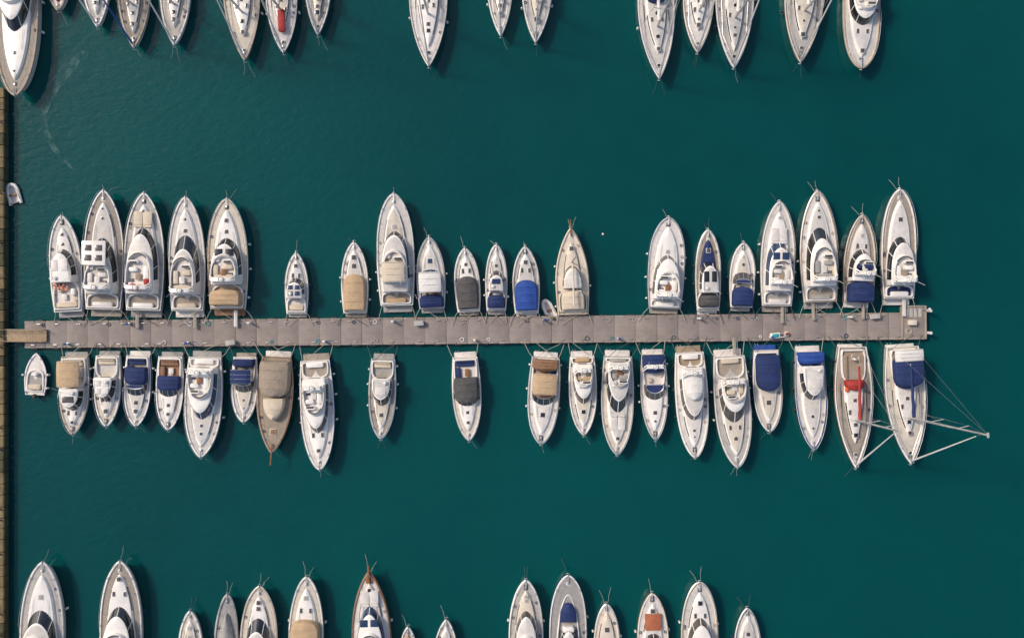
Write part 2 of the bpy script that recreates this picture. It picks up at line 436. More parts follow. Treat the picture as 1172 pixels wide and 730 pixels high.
        if ropes:
            for sg in (1,-1):
                x0=s.W*s.sw*.42*sg; x1=sg*s.W*r.uniform(.45,.72)
                z0=s.zd(0)+.15
                s.tube('mooring_rope',[(x0,s.pl+.3,z0),((x0+x1)/2,s.pl*.3,z0*.6+.1),(x1,-.95,.76)],.036,rm,n=4)
                if r.random()<.6: s.tube('mooring_rope',[(x0,s.pl+.3,z0),(0,-.2,z0*.6+.05),(-x1*.6,-1.0,.76)],.03,rm,n=4)
        if bowlines:
            for k in range(2 if (s.L>9 and r.random()<.6) else 1):
                sx=r.uniform(.1,1.0)*(1 if k else -1); dy=r.uniform(.6,1.7)
                s.tube('bow_line',[(0.12*(1 if k else -1),s.Y(.96),z+.15),(sx*.5,s.L+dy*.45,z*.35),(sx,s.L+dy,-.1)],.018,rm,n=4)
        if pass_:
            x=s.W*.18*(1 if r.random()<.5 else -1)
            s.rbox('passerelle',x,-.35,.95,.40,1.9,.06,'teakg' if r.random()<.7 else 'gel2',.03)
            for k in (-.2,.2): s.tube('passerelle',[(x+k,.5,1.05),(x+k,.45,1.6),(x+k,-1.2,1.5),(x+k,-1.2,1.0)],.018,'steel',n=4)
        for _ in range(4 if s.L>9 else 2):
            t=r.uniform(.08,.8); sg=r.choice((1,-1)); y=s.Y(t); x=(s.hw(t)-.33)*sg
            if s.hw(t)>.9: s.ring('coiled_rope',x,y,s.zd(y)+.07,.13,.04,r.choice(['rope','navy','roped']),n=10,tn=4)
    def lifering(s,x,y,z,rot=0):
        s.ring('life_ring',x,y,z,.3,.09,'lifering')
        for a in range(4):
            an=a*math.pi/2+.4; s.rbox('life_ring',x+.3*math.cos(an),y+.3*math.sin(an),z-.1,.12,.12,.2,'gel',.03)
    def mast(s,t=.56,h=17,boomto=.16,boom='white',furl='white',spr=2,bm=.17):
        y=s.Y(t); z0=s.zd(y)
        s.tube('mast',[(0,y,z0),(0,y-.05,z0+h*.5),(0,y-.15,z0+h)],.14,'alu',n=8,r1=.09)
        zb=z0+1.7; yb=s.Y(boomto)
        s.tube('boom',[(0,y-.1,zb),(0,yb,zb+.1)],.08,'alu',n=6)
        n=10; s.tube('sail_cover',[(.03*math.sin(i*2.1),y-.15+(yb-y+.3)*i/n,zb+.2+.02*math.cos(i*3)) for i in range(n+1)],bm*1.25,boom,n=8,r1=bm*.7)
        for k in range(spr):
            zz=z0+h*(k+1)/(spr+1); wsp=s.W*.30*(1-.2*k)
            for sg in (1,-1):
                s.tube('spreaders',[(0,y-.08,zz),(wsp*sg,y-.3,zz+.1)],.045,'alu',n=4)
        for sg in (1,-1):
            c=(s.hw(t)-.1)*sg
            pts=[(c,y-.1,s.zd(y))]+[(s.W*.30*(1-.2*k)*sg,y-.3,z0+h*(k+1)/(spr+1)+.1) for k in range(spr)]+[(0,y-.15,z0+h*.97)]
            s.tube('shrouds',pts,.02,'steel',n=3)
            s.tube('shrouds',[(c,y-.4,s.zd(y)),(0,y-.1,z0+h*.5)],.016,'steel',n=3)
        bowp=Vector((0,s.Y(.975),s.zd(s.L)+.15)); top=Vector((0,y-.1,z0+h*.93))
        s.tube('forestay',[bowp,top],.022,'steel',n=3)
        s.tube('furled_jib',[bowp+(top-bowp)*(.03+.9*i/6) for i in range(7)],.11,furl,n=6,r1=.05)
        for sg in (1,-1):
            s.tube('backstay',[(s.W*s.sw*.35*sg,s.pl+.15,s.zd(0)+.1),(0,y-.15,z0+h)],.018,'steel',n=3)
        s.rbox('masthead',0,y-.15,z0+h-.05,.2,.5,.12,'alu',.03)

# ---------------------------------------------------------------- presets
def b_fly(bow,stern,w,seed,aft='teak',cush='beige',floor=None,top=None,topT=(.1,.3),ft=(.16,.46),ht=(.17,.64),rake=1.3,deck='nonskid',glass='glass',ws=None,trm='gel',hw_=.76,arch=True,hardtop=None,name='motor_yacht',hs=(.80,.70),hatm='glass',cover=None,skylight=False,**k):
    b=Boat(name,bow,stern,w,seed,deck=deck,**k)
    r=b.rnd
    if ws is None: ws=r.choice(['smoke','cushgrey','smoke','gel2'])
    if floor is None: floor=r.choice(['nonskid','nonskid2','teakg','nonskid3'])
    if cush=='beige': cush=r.choice(['beige','beige','cushgrey','tan','gel2'])
    b.trunk(.4,.90,.66,.32,trm)
    b.fore(hs,hatm,.34)
    z=b.house(ht[0],ht[1],hw_,1.3,rake*1.05,glass=glass)
    if skylight:
        for sg in (1,-1): b.rbox('skylight',sg*b.W*.13,b.Y(ht[1])-rake-.9,z+.02,b.W*.2,.8,.07,'glassb' if glass=='glassb' else 'glass',.04)
    if cover: b.canvas(ft[0]-.01,ft[1],.6,z-.1,z+.55,cover,p=5,ribs=4)
    else: b.fly(ft[0],ft[1],.64,z,floor,cush,ws)
    if arch: b.arch(ft[0]+.01,.62,z+.25,.8)
    if hardtop: 
        b.rbox('hardtop',0,b.Y((topT[0]+topT[1])/2),z+1.3,b.W*.58,b.Y(topT[1])-b.Y(topT[0]),.12,hardtop,.12)
        for i in range(2):
            for sx in (1,-1): b.rbox('roof_hatch',sx*b.W*.13,b.Y(topT[0])+.8+i*1.1,z+1.4,b.W*.17,.65,.05,'smoke',.04)
        for sx in (1,-1):
            for tt in topT: b.tube('hardtop_posts',[(sx*b.W*.25,b.Y(tt),z),(sx*b.W*.24,b.Y(tt),z+1.3)],.04,'steel')
    if top: b.bimini(topT[0],topT[1],.58,z+1.35,top)
    b.cockpit(.01,ht[0]+.01,.8,aft,cush=cush,h=.3,seats=False)
    b.rbox('aft_seat',0,b.Y(.035)+.1,b.zd(0)+.04,b.W*.5,.55,.35,cush,.1)
    b.rails(.4); b.gear(pass_=r.random()<.4)
    return b
def b_exp(bow,stern,w,seed,cov=None,covT=(.02,.40),covh=(.2,1.0),cock='teakg',cush='beige',bim=None,bimT=(.1,.33),ws=True,deck='nonskid',glass='glass',trm='gel',hs=(.78,.66),name='cabin_cruiser',arch=False,hatm='glass',wt=(.36,.58),rake=1.0,**k):
    b=Boat(name,bow,stern,w,seed,deck=deck,**k)
    b.trunk(.34,.89,.70,.3,trm)
    if cush=='beige': cush=b.rnd.choice(['beige','gel2','cushgrey','beige','navy'])
    b.fore(hs,hatm,.3)
    b.cockpit(.02,.43,.84,cock,cush=cush)
    zb=b.zd(b.Y(.45))
    if ws:
        w_=b.W*.78;t0,t1=wt; p,q=3.0,.6
        L=[b.lv(t0,t1,w_,p,q,zb),b.lv(t0,t1,w_,p,q,zb+.25,.02,.05),b.lv(t0,t1,w_,p,q,zb+.8,.2,rake,.1),b.lv(t0,t1,w_,p,q,zb+.84,.21,rake+.05,.1),b.lv(t0,t1,w_,p,q,zb+.8,.26,rake+.14,.14)]
        g=lambda kk,ss,r: glass if not r else 'gel'
        loft(b,'windscreen',L,['gel',g,'steel','steel'],cov if cov else b.rnd.choice(['gel2','nonskid','beige']),crown=.02)
        a=loop2(*L[1][:5]); c=loop2(*L[2][:5])
        for jj in (6,10,NS,2*NS-10,2*NS-6): b.tube('windscreen_frame',[(a[jj][0],a[jj][1],L[1][5]),(c[jj][0],c[jj][1],L[2][5]+.02)],.028,'steel',n=4)
    if cov: b.canvas(covT[0],covT[1],.84,zb+covh[0],zb+covh[1],cov,ribs=4)
    if bim: b.bimini(bimT[0],bimT[1],.76,zb+1.9,bim)
    if arch: b.arch(.12,.8,zb+.3,1.0)
    b.rails(.42); b.gear()
    return b
def b_pilot(bow,stern,w,seed,ht=(.26,.62),roofh='glassb',nh=2,cock='teakg',cov=None,covT=(.02,.27),deck='nonskid',hs=(.78,.68),rake=.7,glass='glass',mat='gel',trm='gel',name='cabin_cruiser',cush='beige',hatm='glass',wf=.74,**k):
    b=Boat(name,bow,stern,w,seed,deck=deck,**k)
    b.trunk(.42,.88,.64,.28,trm)
    b.fore(hs,hatm,.28)
    b.cockpit(.02,ht[0]+.03,.84,cock,cush=cush)
    z=b.house(ht[0],ht[1],wf,1.35,rake*1.1,mat=mat,glass=glass)
    ym=(b.Y(ht[0])+b.Y(ht[1])-rake)/2; l=b.Y(ht[1])-b.Y(ht[0])-rake
    if nh==2:
        for sg in (1,-1): b.rbox('roof_hatch',sg*b.W*.15,ym+l*.1,z+.03,b.W*.2,l*.4,.08,roofh,.05)
    elif nh==1: b.rbox('roof_hatch',0,ym+l*.1,z+.03,b.W*.38,l*.35,.08,roofh,.05)
    elif nh==4:
        for sg in (1,-1):
            for d in (-.2,.2): b.rbox('roof_hatch',sg*b.W*.14,ym+l*d,z+.03,b.W*.2,l*.28,.08,roofh,.05)
    if cov: b.canvas(covT[0],covT[1],.82,b.zd(0)+.25,b.zd(0)+1.2,cov,ribs=3)
    b.tube('antenna',[(b.W*.2,b.Y(ht[0])+.4,z),(b.W*.26,b.Y(ht[0])-.2,z+2)],.018,'gel',n=4)
    b.capsule('radar',-b.W*.15,b.Y(ht[0])+.5,z,z+.3,.22,'gel',10)
    for sg in (1,-1): b.tube('roof_rail',[(sg*b.W*.26,b.Y(ht[0])+.3,z+.1),(sg*b.W*.26,b.Y(ht[1])-rake-.6,z+.1)],.025,'steel',n=4)
    b.rails(.42); b.gear()
    return b
def b_sail(bow,stern,w,seed,h=16,boom='white',furl='white',deck='nonskid',hood='navy',cock='teak',bim=None,t=.55,trm='gel',p=None,q=.84,sw=.74,**k):
    rr=random.Random(seed)
    if p is None: p=rr.uniform(1.8,2.15)
    if hood=='navy': hood=rr.choice(['navy','gel2','charcoal','taupe','navy'])
    b=Boat('sailboat',bow,stern,w,seed,deck=deck,p=p,q=q,sw=sw,pl=.02,rise=.35,**k)
    b.trunk(.30,rr.uniform(.76,.86),rr.uniform(.5,.6),.38,trm,p=2.1,q=.85,win='glass')
    for tt,s_ in ((rr.uniform(.87,.91),.32),(rr.uniform(.68,.76),rr.uniform(.36,.5)),(.64,rr.choice([.25,.4])),(.44,.38)): b.hatch(tt,0,.4 if tt<.85 else .06,s_,rr.choice(['smoke','glass','smoke']))
    for sg in (1,-1):
        b.hatch(rr.uniform(.47,.54),sg*b.W*.14,.4,.25,'smoke',.5)
        b.tube('deck_track',[(sg*b.W*.33,b.Y(.36),b.zd(b.Y(.4))+.08),(sg*b.W*.33,b.Y(.5),b.zd(b.Y(.5))+.08)],.03,'rubber',n=4)
        b.tube('jackline',[(sg*(b.hw(.6)-.35),b.Y(.3),b.zd(b.Y(.3))+.1),(sg*(b.hw(.7)-.3),b.Y(.7),b.zd(b.Y(.7))+.1),(sg*.1,b.Y(.93),b.zd(b.L)+.1)],.02,rr.choice(['navy','rope','steel']),n=3)
    b.cockpit(.02,.31,.66,cock,cush='teak',h=.3,seats=False)
    for sg in (1,-1): b.rbox('cockpit_bench',sg*b.W*.22,b.Y(.17),b.zd(0)+.04,b.W*.13,b.L*.2,.22,cock,.05)
    b.ring('steering_wheel',0,b.Y(.08),b.zd(0)+.8,.4,.03,'steel',n=18,tn=4)
    b.rbox('binnacle',0,b.Y(.1),b.zd(0)+.02,.25,.25,.8,'gel',.05)
    if hood: b.canvas(.27,.36,.52,b.zd(0)+.2,b.zd(0)+1.05,hood,p=4,ribs=2)
    if bim: b.bimini(.03,.25,.78,b.zd(0)+2.0,bim)
    b.mast(t,h,.14,boom,furl)
    b.rails(.04,.55); b.gear()
    return b
def dinghy(px,py,ang,L=2.6,W=1.5,col='gel2',name='inflatable_dinghy',z=0.0,motor=True,inner='grey'):
    c=P(px,py,.3); g=G(name,(c.x,c.y,z),ang)
    pts=[(W/2-.2,-L/2,.22),(W/2-.2,-L*.1,.24),(W/2-.22,L*.2,.27),(W/2-.38,L*.38,.33),(.12,L/2-.12,.4)]
    pts=pts+[(-x,y,zz) for x,y,zz in reversed(pts)]
    g.tube('tubes',pts,.2,col,n=10)
    fl=[(W/2-.25,-L/2+.15,.12),(W/2-.25,L*.18,.14),(.05,L/2-.2,.25),(-.05,L/2-.2,.25),(-W/2+.25,L*.18,.14),(-W/2+.25,-L/2+.15,.12)]
    g.add('floor',fl,[(0,1,2,3,4,5)],inner)
    g.rbox('transom',0,-L/2+.15,.0,W-.5,.08,.5,'grey',.02)
    g.rbox('thwart',0,-L*.05,.34,W-.5,.24,.05,'wood',.02)
    g.tube('oar',[(W/2-.15,-L*.3,.46),(W/2-.3,L*.3,.46)],.025,'timber',n=5)
    if motor:
        g.rbox('outboard_motor',0,-L/2-.02,.45,.28,.42,.35,'rubber',.09)
        g.tube('outboard_motor',[(0,-L/2-.05,.5),(0,-L/2-.1,-.4)],.06,'rubber')
        g.tube('outboard_motor',[(0,-L/2+.1,.68),(0,-L/2+.55,.72)],.025,'rubber')
    g.finish(); return g

# ================================================================ BOATS
B=[]
def A(b): B.append(b); return b
# ---- centre pier, upper side (bow up)
b=A(b_pilot((72,247),(80,363),37,1,ht=(.3,.66),nh=2,roofh='gel2',hs=(.8,.7),deck='nonskid',cock='gel2',cush='beige'))
b.lifering(-.75,b.Y(.27),b.zd(0)+.75); b.lifering(.1,b.Y(.25),b.zd(0)+.75); b.rbox('liferaft',.9,b.Y(.2),b.zd(0)+.3,.5,.8,.4,'gel',.1)
b=A(b_fly((121,218),(120,362),46,2,deck='teakg',cap='gel2',aft='teakg',floor='gel2',ft=(.16,.4),ht=(.13,.62),hardtop='gel',topT=(.36,.56),plm='teakg',skylight=True,cush='gel2',hs=(.84,.76)))
b=A(b_fly((167,221),(166,363),46,3,deck='nonskid2',aft='teakg',plm='grey',cush='gel',floor='nonskid',ft=(.17,.5),ht=(.14,.72),rake=1.1,trm='gel',hs=(.86,.8)))
b.lifering(-.6,b.Y(.2),b.zr+.5); b.lifering(.2,b.Y(.19),b.zr+.5); b.rbox('seat_cover',.9,b.Y(.24),b.zr+.1,.5,.7,.4,'red',.1)
b=A(b_fly((214,226),(216,363),42,4,ft=(.15,.48),ht=(.14,.70),rake=2.1,aft='teakg',cush='beige'))
b=A(b_fly((261,228),(262,361),46,5,ft=(.24,.5),ht=(.22,.66),rake=1.0,aft='tan',plm='brown',skylight=True,top=None,deck='nonskid3'))
b.canvas(.03,.18,.78,b.zd(0)+.3,b.zd(0)+1.6,'tan',ribs=3)
b=A(b_pilot((339,289),(340,363),27,6,ht=(.25,.6),nh=4,roofh='glassb',cock='gel2',name='motorboat'))
b=A(b_exp((405,277),(407,363),31,7,cov='tan',covT=(.03,.55),covh=(.2,.85),ws=False,trm='gel',deck='nonskid',name='motorboat',p=2.4,q=.7))
b=A(b_fly((451,222),(455,357),43,8,ft=(.2,.5),ht=(.12,.68),rake=.8,aft='teakg',plm='grey',cush='beige',top='beige',topT=(.2,.38),p=2.8,q=.62))
b=A(b_exp((491,271),(495,358),33,9,cov='navy',covT=(.02,.2),bim='white',bimT=(.22,.5),name='cabin_cruiser',glass='glassb',hatm='glassb'))
b=A(b_exp((532,284),(537,361),29,10,cov='charcoal',covT=(.04,.56),covh=(.15,.75),ws=False,name='motorboat',hs=(.74,.7)))
b=A(b_pilot((568,280),(568,360),25,11,ht=(.3,.62),nh=1,roofh='navy',cov='navy',covT=(.04,.24),name='motorboat'))
b=A(b_exp((601,282),(603,363),31,12,cov='blue',covT=(.04,.50),covh=(.2,1.0),ws=False,hs=(.76,.7),name='motorboat'))
b=A(Boat('wooden_boat',(653,261),(656,361),38,13,deck='cream',p=1.9,q=.82,sw=.9,rub='tan',trim='tan',pl=.01))
b.trunk(.3,.84,.55,.35,'cream'); z=b.house(.3,.58,.62,.9,.5,mat='cream',glass='smoke'); b.cockpit(.03,.3,.86,'tan',coam='cream',cush='tan')
b.canvas(.05,.28,.7,b.zd(0)+.4,b.zd(0)+1.0,'beige',ribs=3); b.hatch(.76,0,.34,.45,'smoke'); b.rails(.05); b.gear()
b.tube('mast',[(0,b.Y(.6),b.F),(0,b.Y(.62),b.F+7.5)],.08,'timber',n=6,r1=.05); b.tube('boom',[(0,b.Y(.58),b.F+1.7),(0,b.Y(.1),b.F+1.9)],.1,'cream',n=6)
b.tube('forestay',[(0,b.L+.5,b.zd(b.L)+.2),(0,b.Y(.62),b.F+7.3)],.02,'steel',n=3); b.tube('bowsprit',[(0,b.Y(.9),b.zd(b.L)+.15),(0,b.L+.9,b.zd(b.L)+.3)],.08,'wood',n=6)
b=A(b_fly((765,249),(760,359),42,14,p=2.9,q=.6,ft=(.12,.42),ht=(.1,.6),rake=.7,glass='smoke',hs=(.74,.62),deck='gel2',cush='gel',aft='gel2',ws='gel2'))
b=A(b_pilot((810,263),(810,361),29,15,ht=(.22,.62),nh=2,roofh='glass',deck='teakg',hs=(.84,.74),cock='teakg',cov='charcoal',covT=(.05,.2),trm='navy'))
b=A(b_exp((851,278),(848,356),29,16,cov='navy',covT=(.02,.32),covh=(.3,1.1),glass='smoke',name='motorboat'))
b=A(b_fly((891,231),(888,357),39,17,ft=(.2,.44),ht=(.14,.64),rake=1.1,glass='glassb',skylight=True,floor='gel2',plm='teakg',aft='grey',cush='gel2'))
b=A(b_fly((934,219),(938,353),43,18,ft=(.18,.5),ht=(.14,.7),rake=1.7,cush='beige',floor='beige',aft='teakg',hs=(.82,.76)))
b=A(b_fly((986,246),(981,352),37,19,deck='teakg',ft=(.3,.5),ht=(.24,.62),rake=.8,cush='navy',hs=(.76,.7),trm='gel2'))
b.canvas(.0,.24,.8,b.zd(0)+.3,b.zd(0)+1.4,'navy',ribs=3)
b=A(b_fly((1028,217),(1027,349),40,20,deck='teakg',ft=(.14,.4),ht=(.12,.58),rake=1.0,cush='gel',floor='gel2',aft='navy',hs=(.82,.72),hatm='smoke',p=2.8,q=.62))
# ---- centre pier, lower side (bow down)
b=A(b_pilot((84,497),(86,403),34,21,ht=(.4,.7),rake=.6,nh=1,roofh='smoke',cock='teak',hs=(.84,.78)))
b.bimini(.05,.38,.74,b.zd(0)+1.8,'tan')
b=A(b_pilot((122,488),(124,402),31,22,ht=(.3,.66),nh=4,roofh='gel2',cock='nonskid'))
b=A(b_exp((156,488),(159,402),31,23,cov='navy',covT=(.16,.42),covh=(.3,.95),wt=(.4,.6)))
b=A(b_exp((193,492),(196,403),32,24,cov='navy',covT=(.26,.48),covh=(.2,.8),cock='brown',cush='brown',deck='gel2',hatm='smoke'))
b=A(b_fly((231,523),(236,402),43,25,ft=(.12,.42),ht=(.1,.64),rake=1.1,glass='glassb',cush='gel',floor='gel2',aft='gel2',hs=(.76,.68),hatm='glassb'))
b=A(b_exp((279,483),(281,404),30,26,cov='navy',covT=(.03,.16),bim='navy',bimT=(.18,.40),name='motorboat',glass='smoke'))
b=A(Boat('wooden_boat',(312,518),(318,402),41,27,deck='taupe',hull='taupe',cap='beige',rub='wood',trim='wood',p=2.1,q=.78,sw=.8))
b.canvas(.04,.42,.86,b.zd(0)+.1,b.zd(0)+1.3,'taupe',ribs=4,crown=.3); b.canvas(.42,.66,.62,b.zd(0)+.2,b.zd(0)+1.0,'beige',p=2.5,q=.7,ribs=2); b.hatch(.78,0,.05,.6,'brown'); b.tube('bowsprit',[(0,b.Y(.9),b.zd(b.L)+.15),(0,b.L+1.3,b.zd(b.L)+.4)],.09,'wood',n=6); b.rails(.3,.5); b.gear(anchor=False)
b=A(b_fly((367,537),(361,405),39,28,ft=(.22,.5),ht=(.16,.68),rake=.9,cush='gel',floor='gel2',aft='teakg',plm='teakg',glass='smoke',hs=(.82,.74),deck='nonskid'))
b=A(b_pilot((436,502),(439,405),31,29,ht=(.24,.6),nh=1,roofh='gel2',hs=(.78,.7),cock='grey',deck='teakg',plm='grey',rake=.9))
b=A(b_exp((537,504),(532,403),33,30,cov='charcoal',covT=(.24,.56),covh=(.25,1.0),cock='gel2',cush='navy',wt=(.4,.62)))
b=A(b_exp((619,508),(625,403),36,31,cov='brown',covT=(.02,.16),bim='tan',bimT=(.18,.42),hs=(.78,.66)))
b=A(b_fly((668,498),(666,402),32,32,ft=(.14,.4),ht=(.1,.62),rake=.9,glass='smoke',cush='beige',hs=(.76,.7),name='cabin_cruiser'))
b=A(b_fly((706,520),(707,401),37,33,ft=(.08,.32),ht=(.06,.6),rake=1.7,cush='beige',aft='teakg',floor='cream',hs=(.78,.7)))
b=A(b_exp((750,503),(747,400),31,34,cov='navy',covT=(.0,.22),glass='smoke',arch=True,cock='gel2',hs=(.78,.68),wt=(.34,.56)))
b=A(b_fly((795,523),(788,396),37,35,ft=(.16,.45),ht=(.14,.66),rake=.8,cush='gel',floor='gel2',aft='teak',plm='teak',glass='smoke',cover='white',hs=(.8,.74)))
b=A(b_fly((843,534),(833,400),41,36,ft=(.2,.42),ht=(.2,.62),rake=1.6,cush='beige',aft='teakg',hs=(.74,.7),deck='nonskid',glass='smoke'))
b=A(b_exp((880,494),(876,395),33,37,cov='navy',covT=(.06,.5),covh=(.3,1.2),ws=False,hs=(.76,.64),plm='blue'))
b=A(b_pilot((930,514),(925,396),36,38,ht=(.14,.5),nh=1,roofh='gel2',rake=.7,cock='blue',cov='blue',covT=(.0,.13),trim='blue',hs=(.78,.66)))
b=A(b_sail((978,535),(974,394),43,39,h=13,deck='teakg',hood='red',boom='red',furl='white',cock='teak',t=.6,hull='gel',trm='gel',rub='wood'))
b.rbox('life_jacket_bag',.9,b.Y(.35),b.zd(b.Y(.4))+.4,.4,.5,.25,'lifering',.08); b.rbox('seat_cushion',-.8,b.Y(.45),b.zd(b.Y(.4))+.1,.5,.9,.2,'red',.08)
b=A(b_sail((1041,530),(1031,394),46,40,h=18.5,deck='nonskid',hood='navy',boom='navy',furl='white',cock='teak',t=.6,sw=.8))
b.canvas(.1,.34,.74,b.zd(0)+1.0,b.zd(0)+1.8,'navy',ribs=4); b.bimini(.02,.12,.7,b.zd(0)+1.9,'white')
# small open boat
b=A(Boat('motorboat',(39,404),(39,452),26,41,deck='gel2',pl=0,fb=.55,rise=.2,p=2.1,q=.8)); b.cockpit(.08,.62,.8,'grey',cush='beige',h=.2,seats=True); b.rbox('helm_console',0,b.Y(.5),.6,.7,.35,.5,'gel',.1)
b.rbox('outboard_motor',0,-.15,.5,.4,.5,.5,'rubber',.1); b.gear(bowlines=False,ropes=False,anchor=False)
dinghy(15,222,math.radians(14),2.4,1.6,'gel',inner='gel2',motor=False)
dinghy(628,354,math.radians(28),2.4,1.3,'gel',inner='nonskid')
# ---- far row at the top (bow down)
b=A(b_fly((22,112),(22,-70),50,50,ft=(.2,.42),ht=(.14,.6),rake=1.5,deck='teakg',cap='beige',cush='beige',hs=(.84,.72),p=2.8,q=.62,top='tan'))
b=A(b_exp((67,13),(67,-75),28,51,deck='gel2',cov='red',trm='red',name='motorboat'))
def SB(x,y,w,seed,L=118,dx=0,**k): return A(b_sail((x,y),(x+dx,y-L),w,seed,**k))
SB(112,32,32,52,dx=-4,L=95,h=13,deck='nonskid')
SB(154,56,37,53,L=110,deck='teakg',furl='blue',hood='blue')
SB(200,53,35,54,dx=2,L=105,cock='teak',deck='nonskid')
SB(281,71,42,55,dx=-6,L=125,deck='nonskid')
b=SB(325,62,36,56,dx=-4,L=108,deck='gel2'); b.rbox('kayak',0,b.Y(.66),b.zd(b.Y(.66))+.42,.8,2.6,.28,'red',.3)
SB(364,41,30,57,L=90,h=12,deck='nonskid',trm='cream')
SB(491,78,44,58,L=135,h=18,dx=-1)
SB(573,42,29,59,L=95,h=12,dx=-2)
SB(613,50,35,60,L=105,dx=3,trm='cream')
SB(754,92,42,61,L=135,h=18,dx=-6)
SB(798,61,35,62,L=105,dx=2,deck='gel2')
SB(839,79,43,63,L=128,h=17,dx=2)
SB(915,73,45,64,L=132,h=17,dx=8,deck='nonskid')
b=A(b_fly((984,80),(986,-50),42,65,p=3.2,q=.56,ft=(.3,.5),ht=(.2,.62),rake=.8,hs=(.84,.72),cap='beige'))
# ---- near row at the bottom (bow up)
b=A(b_fly((52,641),(48,790),50,70,ft=(.2,.44),ht=(.14,.64),rake=1.6,hs=(.82,.72),deck='nonskid2',trm='gel'))
b=A(b_fly((140,640),(140,790),48,71,ft=(.2,.46),ht=(.14,.66),rake=1.2,deck='teakg',hs=(.86,.8)))
b=A(b_exp((218,698),(219,790),28,72,name='motorboat'))
b=A(Boat('motorboat',(261,679),(258,785),27,73,deck='grey',hull='grey',pl=.03)); b.canvas(.02,.8,.9,b.F,b.F+.5,'grey',p=2.6,q=.75,ribs=5,crown=.35); b.rails(.5); b.gear()
b=A(b_fly((298,669),(296,790),42,74,ft=(.2,.46),ht=(.14,.72),rake=1.7,deck='nonskid',hs=(.84,.78)))
b=A(b_exp((352,658),(350,785),40,75,deck='nonskid3',trm='gel',hs=(.8,.74),cov='tan',covT=(.3,.6),covh=(.4,1.3),ws=False,glass='smoke'))
b=A(b_fly((423,652),(428,790),45,76,name='wooden_boat',deck='gel2',cap='wood',trim='wood',rub='wood',p=2.1,q=.78,ft=(.2,.5),ht=(.14,.72),rake=1.0,glass='glassb',trm='gel2',hs=(.84,.8),skylight=True))
b.tube('bowsprit',[(0,b.Y(.9),b.zd(b.L)+.15),(0,b.L+.7,b.zd(b.L)+.3)],.14,'wood',n=6); b.rbox('bow_seat',0,b.Y(.93),b.zd(b.Y(.93)),.8,.9,.15,'wood',.05)
b=A(b_exp((467,717),(467,790),22,77,name='motorboat',trm='tan'))
b=A(b_exp((511,708),(509,790),28,78,name='motorboat'))
b=A(b_fly((602,662),(602,785),39,79,ft=(.2,.5),ht=(.14,.72),rake=.7,glass='smoke',deck='nonskid',trm='cream',hs=(.84,.8)))
b=A(Boat('motor_yacht',(650,656),(650,785),43,80,deck='grey',p=2.8,q=.6,rub='navy')); b.cockpit(.1,.82,.66,'dgrey',cush='brown',h=.3,p=2.6,q=.6,seats=False); b.canvas(.56,.74,.46,b.zd(b.Y(.7)),b.zd(b.Y(.7))+.5,'navy',p=3,ribs=2)
b.rbox('helm_console',0,b.Y(.5),b.F,1.3,.7,1.0,'gel',.15); b.rbox('table',0,b.Y(.6),b.F,.9,.9,.7,'wood',.05); b.house(.28,.52,.42,1.2,.4); b.rails(.3); b.gear()
b=A(b_exp((694,690),(695,780),30,81,name='motorboat',deck='cream',trm='cream'))
b=A(b_pilot((746,677),(748,785),36,82,deck='gel2',trm='gel',mat='gel',ht=(.3,.56),nh=1,roofh='smoke',hs=(.84,.8),cap='beige',rub='brown',name='fishing_boat'))
b.rbox('deck_cover',0,b.Y(.68),b.zd(b.Y(.68))+.28,1.8,1.9,.15,'orange',.08)
b=A(b_fly((800,664),(800,790),42,83,p=2.8,q=.6,ft=(.2,.48),ht=(.14,.68),rake=.9,glass='smoke',hs=(.8,.74),deck='nonskid'))
b=A(b_exp((855,695),(856,785),31,84,name='motorboat'))
for b in B: b.finish()

